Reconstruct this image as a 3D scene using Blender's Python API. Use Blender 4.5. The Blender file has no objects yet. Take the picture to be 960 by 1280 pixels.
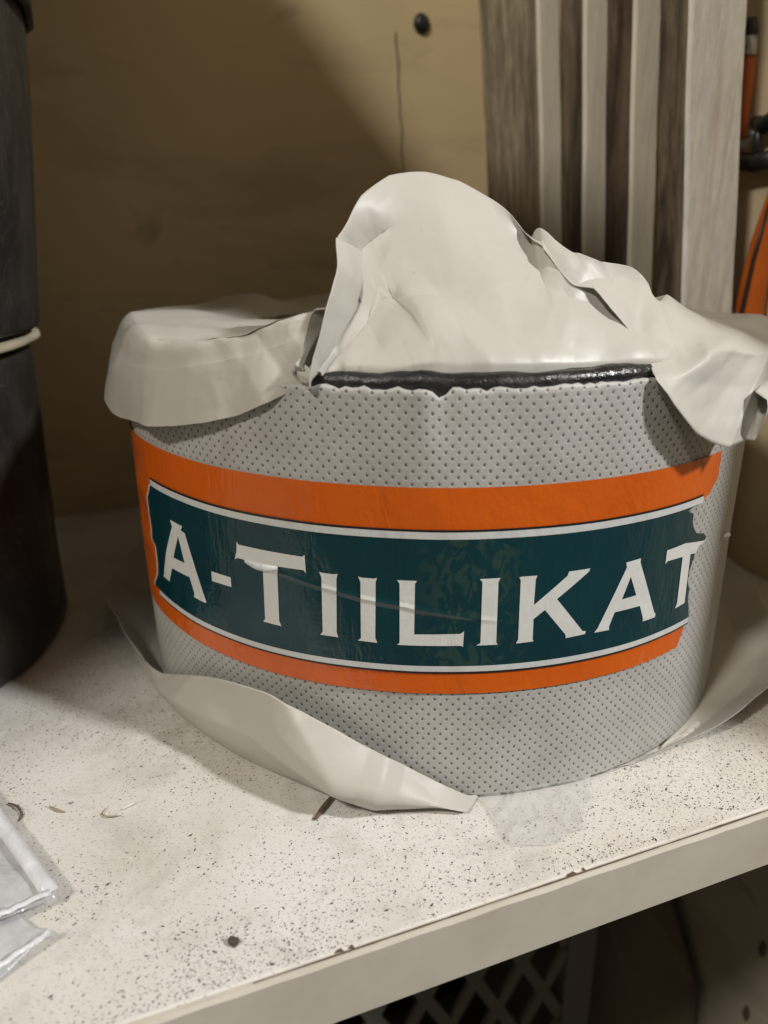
import bpy, bmesh, math, random
from mathutils import Vector, Matrix, noise
random.seed(7)
R = math.radians
S = 0.125                       # metres per build unit (the radius of the tape roll)
sc = bpy.context.scene
col = sc.collection

# ------------------------------------------------------------------ camera
cam = bpy.data.cameras.new('camera'); co = bpy.data.objects.new('camera', cam); col.objects.link(co)
O = Vector((0, -2.6495, 1.3988)); Fw = Vector((-0.06087702, 0.93876759, -0.33913037))
Rt = Vector((0.99807541, 0.06127146, -0.00955444)); Up = Vector((-0.01180962, 0.33905933, 0.94069087))
m = Matrix((Rt, Up, -Fw)).transposed().to_4x4(); m.translation = O * S
co.matrix_world = m
cam.sensor_fit = 'AUTO'; cam.sensor_width = 36; cam.lens = 27.03
cam.clip_start = 0.01; cam.clip_end = 50
cam.dof.use_dof = True; cam.dof.focus_distance = 1.95 * S; cam.dof.aperture_fstop = 9
sc.camera = co

# ------------------------------------------------------------------ world and lamps
w = bpy.data.worlds.new('World'); sc.world = w; w.use_nodes = True
bg = w.node_tree.nodes['Background']; bg.inputs[0].default_value = (1.0, 0.86, 0.66, 1); bg.inputs[1].default_value = 0.12

def area(name, az, el, dist, size, power, colour, target=(0, -.3, .6), shape='DISK'):
    l = bpy.data.lights.new(name, 'AREA'); l.shape = shape; l.size = size; l.energy = power; l.color = colour
    o = bpy.data.objects.new(name, l); col.objects.link(o)
    t = Vector(target) * S
    d = Vector((math.cos(R(az)) * math.cos(R(el)), math.sin(R(az)) * math.cos(R(el)), math.sin(R(el))))
    o.location = t + d * dist
    o.rotation_euler = d.to_track_quat('Z', 'Y').to_euler()
    return o
area('lamp', -25, 40, 1.6, 0.13, 26, (1.0, 0.99, 0.975))
area('lamp', -121, 46, 1.7, 0.17, 16, (1.0, 0.94, 0.84))
sc.view_settings.view_transform = 'Standard'; sc.view_settings.look = 'None'
sc.view_settings.exposure = -0.14; sc.view_settings.gamma = 1.0

TOP=[[[-0.1305,0.3248,1.12],[-0.2423,0.6032,1.14],[-0.3415,0.85,1.165],[-0.3486,0.925,1.1666],[-0.3522,0.9625,1.1554],[-0.3558,1.0,1.1282]],[[-0.178,0.3013,1.12],[-0.3307,0.5596,1.14],[-0.5022,0.85,1.165],[-0.5092,0.9,1.1601],[-0.5127,0.925,1.1456],[-0.5162,0.95,1.1151]],[[-0.2351,0.2593,1.12],[-0.4367,0.4815,1.14],[-0.6802,0.75,1.165],[-0.6948,0.825,1.159],[-0.7021,0.8625,1.144],[-0.7094,0.9,1.113]],[[-0.291,0.1944,1.12],[-0.5405,0.3611,1.14],[-0.8232,0.55,1.165],[-0.8514,0.65,1.1638],[-0.8655,0.7,1.1512],[-0.8796,0.75,1.1227]],[[-0.3332,0.1072,1.12],[-0.6187,0.1992,1.14],[-0.9321,0.3,1.165],[-0.9675,0.4,1.1508],[-0.9853,0.45,1.1317],[-1.003,0.5,1.0966]],[[-0.3489,0.028,1.12],[-0.6479,0.0521,1.14],[-0.9952,0.08,1.165],[-1.0443,0.14,1.141],[-1.0689,0.17,1.117],[-1.0934,0.2,1.077]],[[-0.3496,-0.0172,1.14],[-0.6592,-0.0325,1.155],[-1.0141,-0.05,1.165],[-1.0463,-0.102,1.0823],[-1.0513,-0.1556,0.9947],[-1.0501,-0.2,0.9218]],[[-0.339,-0.0872,1.14],[-0.6392,-0.1644,1.155],[-0.9333,-0.24,1.165],[-0.9761,-0.296,1.085],[-0.9699,-0.341,1.0003],[-0.969,-0.38,0.9298]],[[-0.257,-0.2376,1.14],[-0.4847,-0.448,1.155],[-0.7344,-0.6787,1.165],[-0.8015,-0.6315,1.0767],[-0.8513,-0.5619,0.9831],[-0.8885,-0.5,0.9052]],[[-0.2308,-0.2631,1.14],[-0.4352,-0.4962,1.155],[-0.6495,-0.7405,1.165],[-0.6924,-0.7628,1.0894],[-0.7186,-0.7645,1.0093],[-0.7369,-0.762,0.9426]],[[-0.1974,-0.289,1.14],[-0.3722,-0.545,1.155],[-0.5526,-0.8093,1.1869],[-0.5949,-0.8349,1.11],[-0.6232,-0.8378,1.0286],[-0.6437,-0.8359,0.9608]],[[-0.1637,-0.3094,1.14],[-0.3087,-0.5833,1.155],[-0.4537,-0.8573,1.2139],[-0.4959,-0.8913,1.1363],[-0.5237,-0.8957,1.0541],[-0.5457,-0.8971,0.9856]],[[-0.1394,-0.321,1.14],[-0.2629,-0.6054,1.155],[-0.3824,-0.8806,1.232],[-0.4153,-0.9192,1.1582],[-0.4386,-0.9334,1.08],[-0.4559,-0.9403,1.0149]],[[-0.1143,-0.3308,1.14],[-0.2156,-0.6238,1.155],[-0.3071,-0.8884,1.2499],[-0.3372,-0.9331,1.1818],[-0.3601,-0.9543,1.1098],[-0.3763,-0.9642,1.0497]],[[-0.0965,-0.3364,1.14],[-0.1819,-0.6344,1.155],[-0.2508,-0.8748,1.2607],[-0.2782,-0.9282,1.1977],[-0.3044,-0.9735,1.131],[-0.3151,-0.9754,1.0755]],[[-0.0833,-0.3399,1.14],[-0.157,-0.641,1.155],[-0.2022,-0.8256,1.2494],[-0.2407,-0.8974,1.193],[-0.2845,-0.9795,1.1332],[-0.3014,-0.9797,1.0834]],[[-0.1591,-0.5785,1.112],[-0.2465,-0.8967,1.0955],[-0.2602,-0.94,1.1048],[-0.267,-0.9475,1.1087],[-0.2738,-0.955,1.1127],[-0.2843,-0.985,1.1282]],[[-0.1222,-0.5874,1.112],[-0.1895,-0.9105,1.1089],[-0.2143,-0.88,1.1294],[-0.2279,-0.885,1.1446],[-0.2415,-0.89,1.1598],[-0.2615,-0.955,1.1945]],[[-0.0842,-0.5941,1.112],[-0.1306,-0.9208,1.107],[-0.1714,-0.86,1.1502],[-0.1871,-0.845,1.182],[-0.2027,-0.83,1.2139],[-0.2407,-0.92,1.2693]],[[-0.0492,-0.598,1.112],[-0.0763,-0.9269,1.1063],[-0.1481,-0.82,1.1853],[-0.1646,-0.795,1.2288],[-0.1811,-0.77,1.2723],[-0.2274,-0.87,1.329]],[[-0.018,-0.5997,1.112],[-0.0279,-0.9296,1.1086],[-0.1201,-0.78,1.2361],[-0.1521,-0.75,1.2958],[-0.184,-0.72,1.3555],[-0.2395,-0.79,1.3837]],[[0.0107,-0.5999,1.112],[0.0166,-0.9299,1.1104],[-0.086,-0.78,1.236],[-0.1222,-0.74,1.3072],[-0.1584,-0.7,1.3785],[-0.217,-0.75,1.4252]],[[0.0359,-0.5989,1.112],[0.0556,-0.9283,1.1102],[-0.0443,-0.79,1.2367],[-0.0774,-0.74,1.3209],[-0.1106,-0.69,1.4051],[-0.1794,-0.7,1.4802]],[[0.0622,-0.5968,1.112],[0.0965,-0.925,1.1115],[0.0063,-0.79,1.2365],[-0.0264,-0.735,1.3251],[-0.0591,-0.68,1.4137],[-0.1176,-0.62,1.5206]],[[0.0818,-0.5944,1.112],[0.1268,-0.9213,1.1109],[0.0567,-0.79,1.2363],[0.0372,-0.73,1.3246],[0.0177,-0.67,1.413],[-0.0248,-0.58,1.5345]],[[0.1072,-0.5903,1.112],[0.1662,-0.915,1.1116],[0.1202,-0.79,1.2269],[0.1061,-0.72,1.3105],[0.092,-0.65,1.3941],[0.0564,-0.57,1.5231]],[[0.1471,-0.5817,1.112],[0.228,-0.9016,1.1112],[0.1948,-0.77,1.2211],[0.1838,-0.695,1.2979],[0.1728,-0.62,1.3746],[0.1407,-0.57,1.4817]],[[0.1927,-0.5682,1.112],[0.2987,-0.8807,1.1096],[0.264,-0.74,1.2218],[0.2549,-0.66,1.3024],[0.2457,-0.58,1.3831],[0.2216,-0.6,1.4207]],[[0.2351,-0.552,1.112],[0.3644,-0.8557,1.1074],[0.3081,-0.72,1.2291],[0.2844,-0.67,1.3209],[0.2607,-0.62,1.4128],[0.2648,-0.69,1.3818]],[[0.2741,-0.5337,1.112],[0.4249,-0.8273,1.1047],[0.3523,-0.72,1.2233],[0.3234,-0.68,1.3041],[0.2945,-0.64,1.3848],[0.3081,-0.72,1.3389]],[[0.3083,-0.5147,1.112],[0.4779,-0.7978,1.1018],[0.4067,-0.71,1.209],[0.373,-0.685,1.2831],[0.3393,-0.66,1.3572],[0.3407,-0.75,1.3058]],[[0.3371,-0.4963,1.112],[0.5226,-0.7693,1.0991],[0.4618,-0.69,1.1974],[0.43,-0.675,1.2669],[0.3983,-0.66,1.3364],[0.386,-0.75,1.293]],[[0.3646,-0.4765,1.112],[0.5651,-0.7386,1.0962],[0.518,-0.66,1.1903],[0.4883,-0.655,1.2593],[0.4585,-0.65,1.3283],[0.4207,-0.77,1.2475]],[[0.3923,-0.454,1.112],[0.608,-0.7037,1.0926],[0.5747,-0.62,1.18],[0.5488,-0.625,1.2357],[0.5229,-0.63,1.2913],[0.4875,-0.79,1.1711]],[[0.4476,-0.3196,1.118],[0.6348,-0.4532,1.125],[0.5196,-0.5287,1.2046],[0.5897,-0.6,1.2546],[0.602,-0.7985,1.14],[0.5101,-0.9006,1.1077]],[[0.4689,-0.2875,1.118],[0.665,-0.4077,1.125],[0.5722,-0.5039,1.1626],[0.6472,-0.57,1.2126],[0.6561,-0.781,1.14],[0.558,-0.913,1.0402]],[[0.4878,-0.254,1.118],[0.6919,-0.3602,1.125],[0.6174,-0.488,1.14],[0.6959,-0.55,1.1803],[0.7106,-0.7594,1.14],[0.6176,-0.8981,0.9803]],[[0.5044,-0.2192,1.118],[0.7154,-0.3109,1.125],[0.671,-0.454,1.14],[0.7538,-0.51,1.1677],[0.7723,-0.7261,1.13],[0.6713,-0.8714,0.94]],[[0.5203,-0.1782,1.118],[0.7379,-0.2528,1.125],[0.7402,-0.3931,1.14],[0.8285,-0.44,1.1536],[0.8421,-0.6762,1.12],[0.72,-0.8448,0.9198]],[[0.5329,-0.1361,1.118],[0.7558,-0.193,1.125],[0.8245,-0.3053,1.14],[0.9183,-0.34,1.14],[0.8996,-0.5794,1.12],[0.7744,-0.7812,0.9252]],[[0.5438,-0.0822,1.118],[0.7712,-0.1166,1.125],[0.9067,-0.1986,1.14],[1.0043,-0.22,1.14],[0.949,-0.5155,1.1],[0.7823,-0.7733,1.0178]],[[0.5993,0.03,1.118],[0.819,0.041,1.122],[0.9688,0.0485,1.14],[1.0098,0.0202,1.14],[1.045,0.0,1.11],[1.0598,-0.0212,1.05]],[[0.5526,0.2337,1.118],[0.7921,0.3349,1.122],[0.8934,0.3777,1.13],[0.9395,0.3972,1.13],[0.9487,0.4011,1.12],[0.9533,0.403,1.1]]]
SKIRT=[[[-0.6268,0.5741,0.004],[-0.7521,0.689,0.004],[-0.9886,0.5195,0.0947],[-1.2251,0.35,0.1854]],[[-0.7857,0.3244,0.004],[-0.952,0.3931,0.004],[-1.1025,0.3066,0.0793],[-1.253,0.22,0.1546]],[[-0.8464,0.0777,0.004],[-1.0356,0.0951,0.004],[-1.145,0.0726,0.0727],[-1.2543,0.05,0.1413]],[[-0.8394,-0.1341,0.004],[-1.027,-0.1641,0.004],[-1.1252,-0.142,0.0807],[-1.2235,-0.12,0.1574]],[[-0.796,-0.2982,0.004],[-0.9833,-0.3683,0.004],[-1.0534,-0.3142,0.0729],[-1.1235,-0.26,0.1418]],[[-0.7919,-0.3088,0.004],[-0.9891,-0.3858,0.006],[-1.0073,-0.3929,0.0642],[-1.0255,-0.4,0.1224]],[[-0.7457,-0.4079,0.004],[-0.9104,-0.498,0.006],[-0.9241,-0.499,0.0472],[-0.9378,-0.5,0.0883]],[[-0.7021,-0.4792,0.004],[-0.8416,-0.5744,0.006],[-0.8591,-0.6,0.0518],[-0.8502,-0.58,0.1009]],[[-0.6528,-0.5444,0.004],[-0.7806,-0.6509,0.006],[-0.749,-0.7501,0.1193],[-0.6665,-0.7984,0.2327]],[[-0.6007,-0.6014,0.004],[-0.7133,-0.7143,0.006],[-0.6704,-0.8211,0.1341],[-0.5702,-0.8578,0.2622]],[[-0.5288,-0.6655,0.004],[-0.6265,-0.7886,0.006],[-0.5762,-0.8897,0.138],[-0.4704,-0.9051,0.27]],[[-0.451,-0.7205,0.004],[-0.5346,-0.8541,0.006],[-0.4896,-0.9401,0.1389],[-0.3991,-0.9387,0.2718]],[[-0.3526,-0.7734,0.004],[-0.4201,-0.9213,0.006],[-0.3817,-0.9889,0.1282],[-0.3105,-0.9716,0.2504]],[[-0.2575,-0.8101,0.004],[-0.3098,-0.9746,0.006],[-0.2836,-1.0214,0.1112],[-0.2364,-0.9922,0.2163]],[[-0.1902,-0.8285,0.004],[-0.2307,-1.0051,0.006],[-0.2072,-1.0396,0.0917],[-0.17,-1.0057,0.1773]],[[-0.1258,-0.8406,0.004],[-0.1544,-1.0316,0.006],[-0.135,-1.0514,0.0764],[-0.1083,-1.0142,0.1468]],[[-0.0585,-0.848,0.004],[-0.0711,-1.0304,0.006],[-0.0525,-1.0587,0.0533],[-0.0304,-1.0145,0.1006]],[[0.0099,-0.8499,0.004],[0.0118,-1.0173,0.006],[0.0293,-1.0596,0.0308],[0.0443,-1.011,0.0556]],[[0.0716,-0.847,0.004],[0.0849,-1.0046,0.006],[0.0999,-1.0553,0.0141],[0.1053,-1.0045,0.0222]],[[0.1263,-0.8406,0.004],[0.1441,-0.9592,0.003],[0.1452,-0.9667,0.0037],[0.1463,-0.9741,0.0045]],[[0.1896,-0.8286,0.004],[0.2164,-0.9456,0.003],[0.218,-0.9529,0.0037],[0.2197,-0.9602,0.0045]],[[0.3012,-0.7949,0.004],[0.3437,-0.9071,0.003],[0.3464,-0.9141,0.0037],[0.349,-0.9211,0.0045]],[[0.4005,-0.7497,0.004],[0.457,-0.8556,0.003],[0.4606,-0.8622,0.0037],[0.4641,-0.8688,0.0045]],[[0.5922,-0.6098,0.004],[0.6967,-0.7174,0.005],[0.6305,-0.7777,0.0065],[0.5642,-0.838,0.008]],[[0.6277,-0.5731,0.004],[0.7385,-0.6743,0.005],[0.6805,-0.7389,0.0089],[0.6225,-0.8036,0.016]],[[0.6662,-0.5278,0.004],[0.7838,-0.621,0.005],[0.7392,-0.6882,0.0116],[0.6945,-0.7555,0.026]],[[0.7015,-0.4799,0.004],[0.8253,-0.5646,0.005],[0.7961,-0.6454,0.0145],[0.7668,-0.7262,0.04]],[[0.7334,-0.4297,0.004],[0.8628,-0.5055,0.005],[0.8507,-0.6035,0.019],[0.8385,-0.7015,0.055]],[[0.7616,-0.3774,0.004],[0.8961,-0.4439,0.005],[0.9149,-0.5471,0.025],[0.9338,-0.6502,0.075]],[[0.7829,-0.331,0.004],[0.9211,-0.3894,0.005],[0.9814,-0.4747,0.0325],[1.0418,-0.56,0.1]],[[0.8041,-0.2754,0.004],[0.946,-0.324,0.005],[1.0673,-0.3746,0.0355],[1.1886,-0.4251,0.11]],[[0.8236,-0.2103,0.004],[0.9689,-0.2474,0.005],[1.1177,-0.26,0.0325],[1.2665,-0.2726,0.12]],[[0.8405,-0.127,0.004],[0.9888,-0.1494,0.005],[1.1051,-0.1202,0.0225],[1.2215,-0.0909,0.1]],[[0.85,0.0,0.004],[1.0,0.0,0.005],[1.1399,0.0872,0.0205],[1.2799,0.1744,0.09]],[[0.8405,0.127,0.004],[0.9888,0.1494,0.005],[1.1391,0.2404,0.0195],[1.2895,0.3313,0.085]],[[0.812,0.2512,0.004],[0.9553,0.2955,0.005],[1.116,0.3858,0.0185],[1.2766,0.476,0.08]],[[0.7459,0.4075,0.004],[0.8776,0.4794,0.005],[1.0407,0.5192,0.0165],[1.2038,0.559,0.07]]]
LETTERS=[('A',[[-2.3571,0.6691],[-2.2924,0.6675],[-2.3027,0.6532],[-2.2831,0.6497],[-2.2077,0.4697],[-2.2169,0.4662],[-2.2649,0.468],[-2.2606,0.4801],[-2.2779,0.523],[-2.3752,0.5191],[-2.4036,0.4671],[-2.4452,0.4681],[-2.4057,0.5554],[-2.3491,0.6522]],[[-2.3201,0.6309],[-2.2967,0.5592],[-2.359,0.5565]]),('hyphen',[[-2.1756,0.5709],[-2.1037,0.5718],[-2.1036,0.5447],[-2.1764,0.5426]],None),('T',[[-2.0738,0.6785],[-2.069,0.6705],[-1.8806,0.6715],[-1.8749,0.678],[-1.8737,0.6298],[-1.8801,0.6364],[-1.9527,0.6345],[-1.9551,0.4853],[-1.9496,0.4709],[-2.0048,0.4715],[-1.9978,0.4803],[-1.9952,0.632],[-2.0755,0.6325],[-2.0846,0.6268],[-2.0764,0.6516]],None),('I',[[-1.8387,0.6379],[-1.8292,0.6361],[-1.7992,0.636],[-1.7915,0.6382],[-1.7953,0.6237],[-1.7991,0.4788],[-1.7951,0.4664],[-1.8426,0.4672],[-1.8355,0.4754],[-1.8335,0.6055],[-1.8332,0.6233]],None),('I',[[-1.7415,0.6361],[-1.7334,0.6338],[-1.7041,0.6333],[-1.696,0.6357],[-1.6994,0.6246],[-1.7022,0.4745],[-1.6974,0.4621],[-1.7461,0.4637],[-1.7379,0.4707],[-1.7361,0.6214]],None),('L',[[-1.6483,0.633],[-1.6014,0.6332],[-1.606,0.6257],[-1.6075,0.4911],[-1.4965,0.4942],[-1.4882,0.501],[-1.4898,0.4584],[-1.494,0.4616],[-1.6489,0.4604],[-1.6427,0.4667],[-1.6423,0.6241]],None),('I',[[-1.455,0.6385],[-1.4061,0.6392],[-1.4107,0.6285],[-1.4093,0.4686],[-1.4055,0.4613],[-1.4578,0.4614],[-1.4476,0.468],[-1.4486,0.6303]],None),('K',[[-1.3608,0.6371],[-1.3542,0.6389],[-1.3166,0.6383],[-1.3201,0.628],[-1.3207,0.5609],[-1.2394,0.6287],[-1.236,0.6396],[-1.1796,0.6401],[-1.1824,0.632],[-1.2621,0.57],[-1.1846,0.4706],[-1.1751,0.4688],[-1.1775,0.4611],[-1.2305,0.4588],[-1.2312,0.468],[-1.2914,0.5446],[-1.3193,0.5229],[-1.318,0.468],[-1.3157,0.4617],[-1.3599,0.4604],[-1.355,0.4719],[-1.3569,0.6298]],None),('A',[[-1.0741,0.637],[-1.0271,0.6391],[-1.027,0.6275],[-0.9555,0.4712],[-0.949,0.4644],[-0.9502,0.4552],[-0.9952,0.4553],[-0.9971,0.4681],[-1.0122,0.5044],[-1.094,0.5054],[-1.1075,0.4685],[-1.1064,0.4583],[-1.1507,0.4596],[-1.142,0.4698],[-1.0702,0.623]],[[-1.0539,0.5947],[-1.0291,0.5384],[-1.0754,0.5369]]),('T',[[-0.9345,0.6398],[-0.8577,0.6407],[-0.7463,0.6195],[-0.7888,0.6123],[-0.7983,0.5966],[-0.8258,0.6014],[-0.8236,0.4691],[-0.8233,0.4584],[-0.8676,0.4556],[-0.8604,0.4681],[-0.8628,0.6041],[-0.9262,0.6084],[-0.9345,0.6018]],None)]
GREEN_R=[[-0.883,0.7322],[-0.8325,0.7189],[-0.8339,0.6958],[-0.8255,0.6741],[-0.807,0.6555],[-0.7659,0.6425],[-0.7436,0.6221],[-0.7888,0.6123],[-0.7993,0.5948],[-0.8148,0.5542],[-0.819,0.5264],[-0.8038,0.4924],[-0.8052,0.4675],[-0.7853,0.4004]]
ORANGE_R1=[[-0.7226,0.8631],[-0.7225,0.8076],[-0.7196,0.7877],[-0.7491,0.7687],[-0.7635,0.7495],[-0.7998,0.7451]]
ORANGE_R2=[[-0.8004,0.3839],[-0.8203,0.3427],[-0.8294,0.3195],[-0.8821,0.3164]]
GREEN_L=[[-2.4751,0.7467],[-2.5182,0.6899],[-2.5197,0.6374],[-2.5133,0.5885],[-2.5214,0.5502],[-2.4875,0.5457],[-2.4893,0.4891],[-2.5016,0.4521],[-2.545,0.421]]
FOLDS_TOP=[([-0.1939, -0.75, 1.3703], [0.9068, 0.0987, 0.4098], 0.06, 0.9, 0.12), ([-0.1573, -0.8, 1.1988], [0.934, 0.0411, -0.355], 0.05, 1.6, 0.14), ([-0.0665, -0.82, 1.1757], [-0.2099, 0.1108, 0.9714], 0.07, 1.3, 0.16), ([-0.0131, -0.82, 1.1689], [0.8898, 0.0632, 0.4519], 0.06, 1.4, 0.12), ([0.0704, -0.82, 1.1477], [0.615, 0.0839, 0.784], 0.06, 1.3, 0.16), ([0.1504, -0.75, 1.2162], [0.9383, -0.0413, 0.3433], 0.1, 0.7, 0.2), ([0.4547, -0.68, 1.1312], [0.9272, -0.1686, 0.3344], 0.05, 1.2, 0.1), ([0.3164, -0.72, 1.1852], [0.9537, -0.1828, -0.2387], 0.09, 0.8, 0.16), ([0.5607, -0.8506, 1.175], [-0.6613, 0.2921, 0.691], 0.08, 1.3, 0.16), ([0.6088, -0.8552, 1.1713], [0.9027, -0.2631, 0.3405], 0.05, -2.2, 0.1), ([0.66, -0.8279, 1.1614], [0.6742, -0.3304, -0.6605], 0.05, -2.0, 0.1), ([0.6309, -0.8673, 1.082], [0.1155, 0.1341, 0.9842], 0.1, 0.8, 0.2), ([-0.4431, -0.9519, 1.1205], [0.967, 0.2373, -0.0923], 0.05, 0.7, 0.2), ([-0.356, -0.9659, 1.1399], [0.8182, 0.2525, 0.5165], 0.07, 1.0, 0.2), ([-0.6818, -0.798, 1.0607], [0.9367, 0.3183, -0.1458], 0.06, 0.8, 0.2), ([-0.8012, -0.4, 1.1031], [0.1544, -0.0745, -0.9852], 0.05, 1.4, 0.14), ([0.2586, -0.56, 1.3823], [0.6719, -0.0773, 0.7366], 0.06, 1.0, 0.1), ([0.4351, -0.55, 1.3015], [0.896, -0.1666, 0.4115], 0.05, 1.6, 0.1)]
FOLDS_SKIRT=[([-0.2887, -1.0074, 0.1859], [0.7845, 0.4518, 0.4249], 0.16, 1.5, 0.3), ([-0.1927, -1.0316, 0.0653], [0.5453, 0.5709, 0.6138], 0.1, 1.3, 0.2), ([-0.5929, -0.873, 0.0851], [0.384, 0.6284, 0.6765], 0.08, 0.8, 0.2), ([-0.1224, -1.0327, 0.0711], [0.9729, -0.0983, -0.2094], 0.05, 1.5, 0.1), ([0.9893, -0.3, 0.3024], [-0.7078, 0.5208, 0.4772], 0.12, 1.4, 0.2), ([0.9346, -0.5, 0.0817], [-0.6597, 0.5798, 0.4781], 0.1, 1.6, 0.3)]


# ------------------------------------------------------------------ helpers
def tag(o, label=None, cat=None, group=None, kind=None):
    if label: o['label'] = label
    if cat: o['category'] = cat
    if group: o['group'] = group
    if kind: o['kind'] = kind
    return o
def empty(name, loc, label, cat, group=None):
    o = bpy.data.objects.new(name, None); col.objects.link(o); o.location = Vector(loc) * S
    o.empty_display_size = 0.02
    return tag(o, label, cat, group)
def wloc(p):
    v = Vector((0, 0, 0))
    while p: v += p.location; p = p.parent
    return v
def link(name, me, parent=None):
    o = bpy.data.objects.new(name, me); col.objects.link(o)
    if parent:
        o.parent = parent; o.matrix_parent_inverse = Matrix.Translation(-wloc(parent))
    return o
def mesh(name, verts, faces, mats, parent=None, smooth=True, uvs=None, mi=None):
    me = bpy.data.meshes.new(name)
    me.from_pydata([tuple(Vector(v) * S) for v in verts], [], faces)
    if not isinstance(mats, (list, tuple)): mats = [mats]
    for mm in mats: me.materials.append(mm)
    if mi: me.polygons.foreach_set('material_index', mi)
    me.polygons.foreach_set('use_smooth', [smooth] * len(me.polygons))
    if uvs:
        uv = me.uv_layers.new(name='UVMap')
        for l in me.loops: uv.data[l.index].uv = uvs[l.vertex_index]
    me.update()
    return link(name, me, parent)
def solid(o, th, off=0.0):
    md = o.modifiers.new('solid', 'SOLIDIFY'); md.thickness = th * S; md.offset = off; return o
def bevel(o, wd, seg=2):
    md = o.modifiers.new('bevel', 'BEVEL'); md.width = wd * S; md.segments = seg; md.limit_method = 'ANGLE'; return o
def grid_faces(nu, nv, closed=False):
    f = []
    for i in range(nu if closed else nu - 1):
        k = (i + 1) % nu
        for j in range(nv - 1):
            f.append((i * nv + j, k * nv + j, k * nv + j + 1, i * nv + j + 1))
    return f
TD = Vector((.9105, .4134, 0)); ND = Vector((-.4134, .9105, 0))     # along the shelf, and into it
def tn(t, n, z): return TD * t + ND * n + Vector((0, 0, z))
def box_v(t0, t1, n0, n1, z0, z1):
    return [tn(t, n, z) for z in (z0, z1) for n in (n0, n1) for t in (t0, t1)]
BOXF = [(0, 2, 3, 1), (4, 5, 7, 6), (0, 1, 5, 4), (2, 6, 7, 3), (0, 4, 6, 2), (1, 3, 7, 5)]   # bottom top front back left right
def box(name, t0, t1, n0, n1, z0, z1, mat, parent=None, bv=0.0, mi=None):
    o = mesh(name, box_v(t0, t1, n0, n1, z0, z1), BOXF, mat, parent, False, mi=mi)
    if bv: bevel(o, bv)
    return o
def lathe_v(prof, n=64, c=(0, 0), f=None):
    v = []
    for i in range(n):
        a = 2 * math.pi * i / n
        for r, z in prof:
            if f: r, z = f(a, r, z)
            v.append((c[0] + r * math.cos(a), c[1] + r * math.sin(a), z))
    return v
def lathe(name, prof, mat, parent=None, n=64, c=(0, 0), f=None):
    return mesh(name, lathe_v(prof, n, c, f), grid_faces(n, len(prof), True), mat, parent)
def tube(name, pts, rad, mat, parent=None, n=8, taper=None):
    v = []; fs = []
    P = [Vector(p) for p in pts]
    for i, p in enumerate(P):
        d = (P[min(i + 1, len(P) - 1)] - P[max(i - 1, 0)]).normalized()
        a = d.orthogonal().normalized(); b = d.cross(a)
        r = rad if taper is None else taper[i]
        for k in range(n):
            q = 2 * math.pi * k / n; v.append(p + (a * math.cos(q) + b * math.sin(q)) * r)
    for i in range(len(P) - 1):
        for k in range(n):
            j = (k + 1) % n; fs.append((i * n + k, i * n + j, (i + 1) * n + j, (i + 1) * n + k))
    fs.append(tuple(range(n))[::-1]); fs.append(tuple((len(P) - 1) * n + k for k in range(n)))
    return mesh(name, v, fs, mat, parent)
def cr(p0, p1, p2, p3, t):
    return 0.5 * ((2 * p1) + (p2 - p0) * t + (2 * p0 - 5 * p1 + 4 * p2 - p3) * t * t + (3 * p1 - p0 - 3 * p2 + p3) * t ** 3)
LIN = 0.0
def resample(pts, k):
    out = []
    n = len(pts)
    for i in range(n - 1):
        a, b, c, d = pts[max(i - 1, 0)], pts[i], pts[i + 1], pts[min(i + 2, n - 1)]
        for s in range(k): t = s / k; out.append(cr(a, b, c, d, t) * (1 - LIN) + b.lerp(c, t) * LIN)
    out.append(pts[-1].copy())
    return out
def patch(cols, ku, kv):
    C = [resample([Vector(p) for p in c], kv) for c in cols]
    rows = [resample([c[j] for c in C], ku) for j in range(len(C[0]))]
    nu = len(rows[0]); nv = len(rows)
    return [[rows[j][i] for j in range(nv)] for i in range(nu)], nu, nv
def normals(G, nu, nv):
    N = []
    for i in range(nu):
        r = []
        for j in range(nv):
            a = G[min(i + 1, nu - 1)][j] - G[max(i - 1, 0)][j]; b = G[i][min(j + 1, nv - 1)] - G[i][max(j - 1, 0)]
            c = a.cross(b); r.append(c.normalized() if c.length > 1e-9 else Vector((0, 0, 1)))
        N.append(r)
    return N
def crumple(p, f):
    q = p * f
    d, _ = noise.voronoi(q + noise.noise_vector(q * .7) * .5)
    h = (d[1] - d[0])
    r = 1 - abs(noise.noise(q * 1.3 + Vector((3, 1, 7)))) * 2.4
    return -min(h, .5) * .5 + max(r, 0) ** 3 * .35
def ns(x, y, z=0.0): return noise.noise(Vector((x, y, z)))

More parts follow.
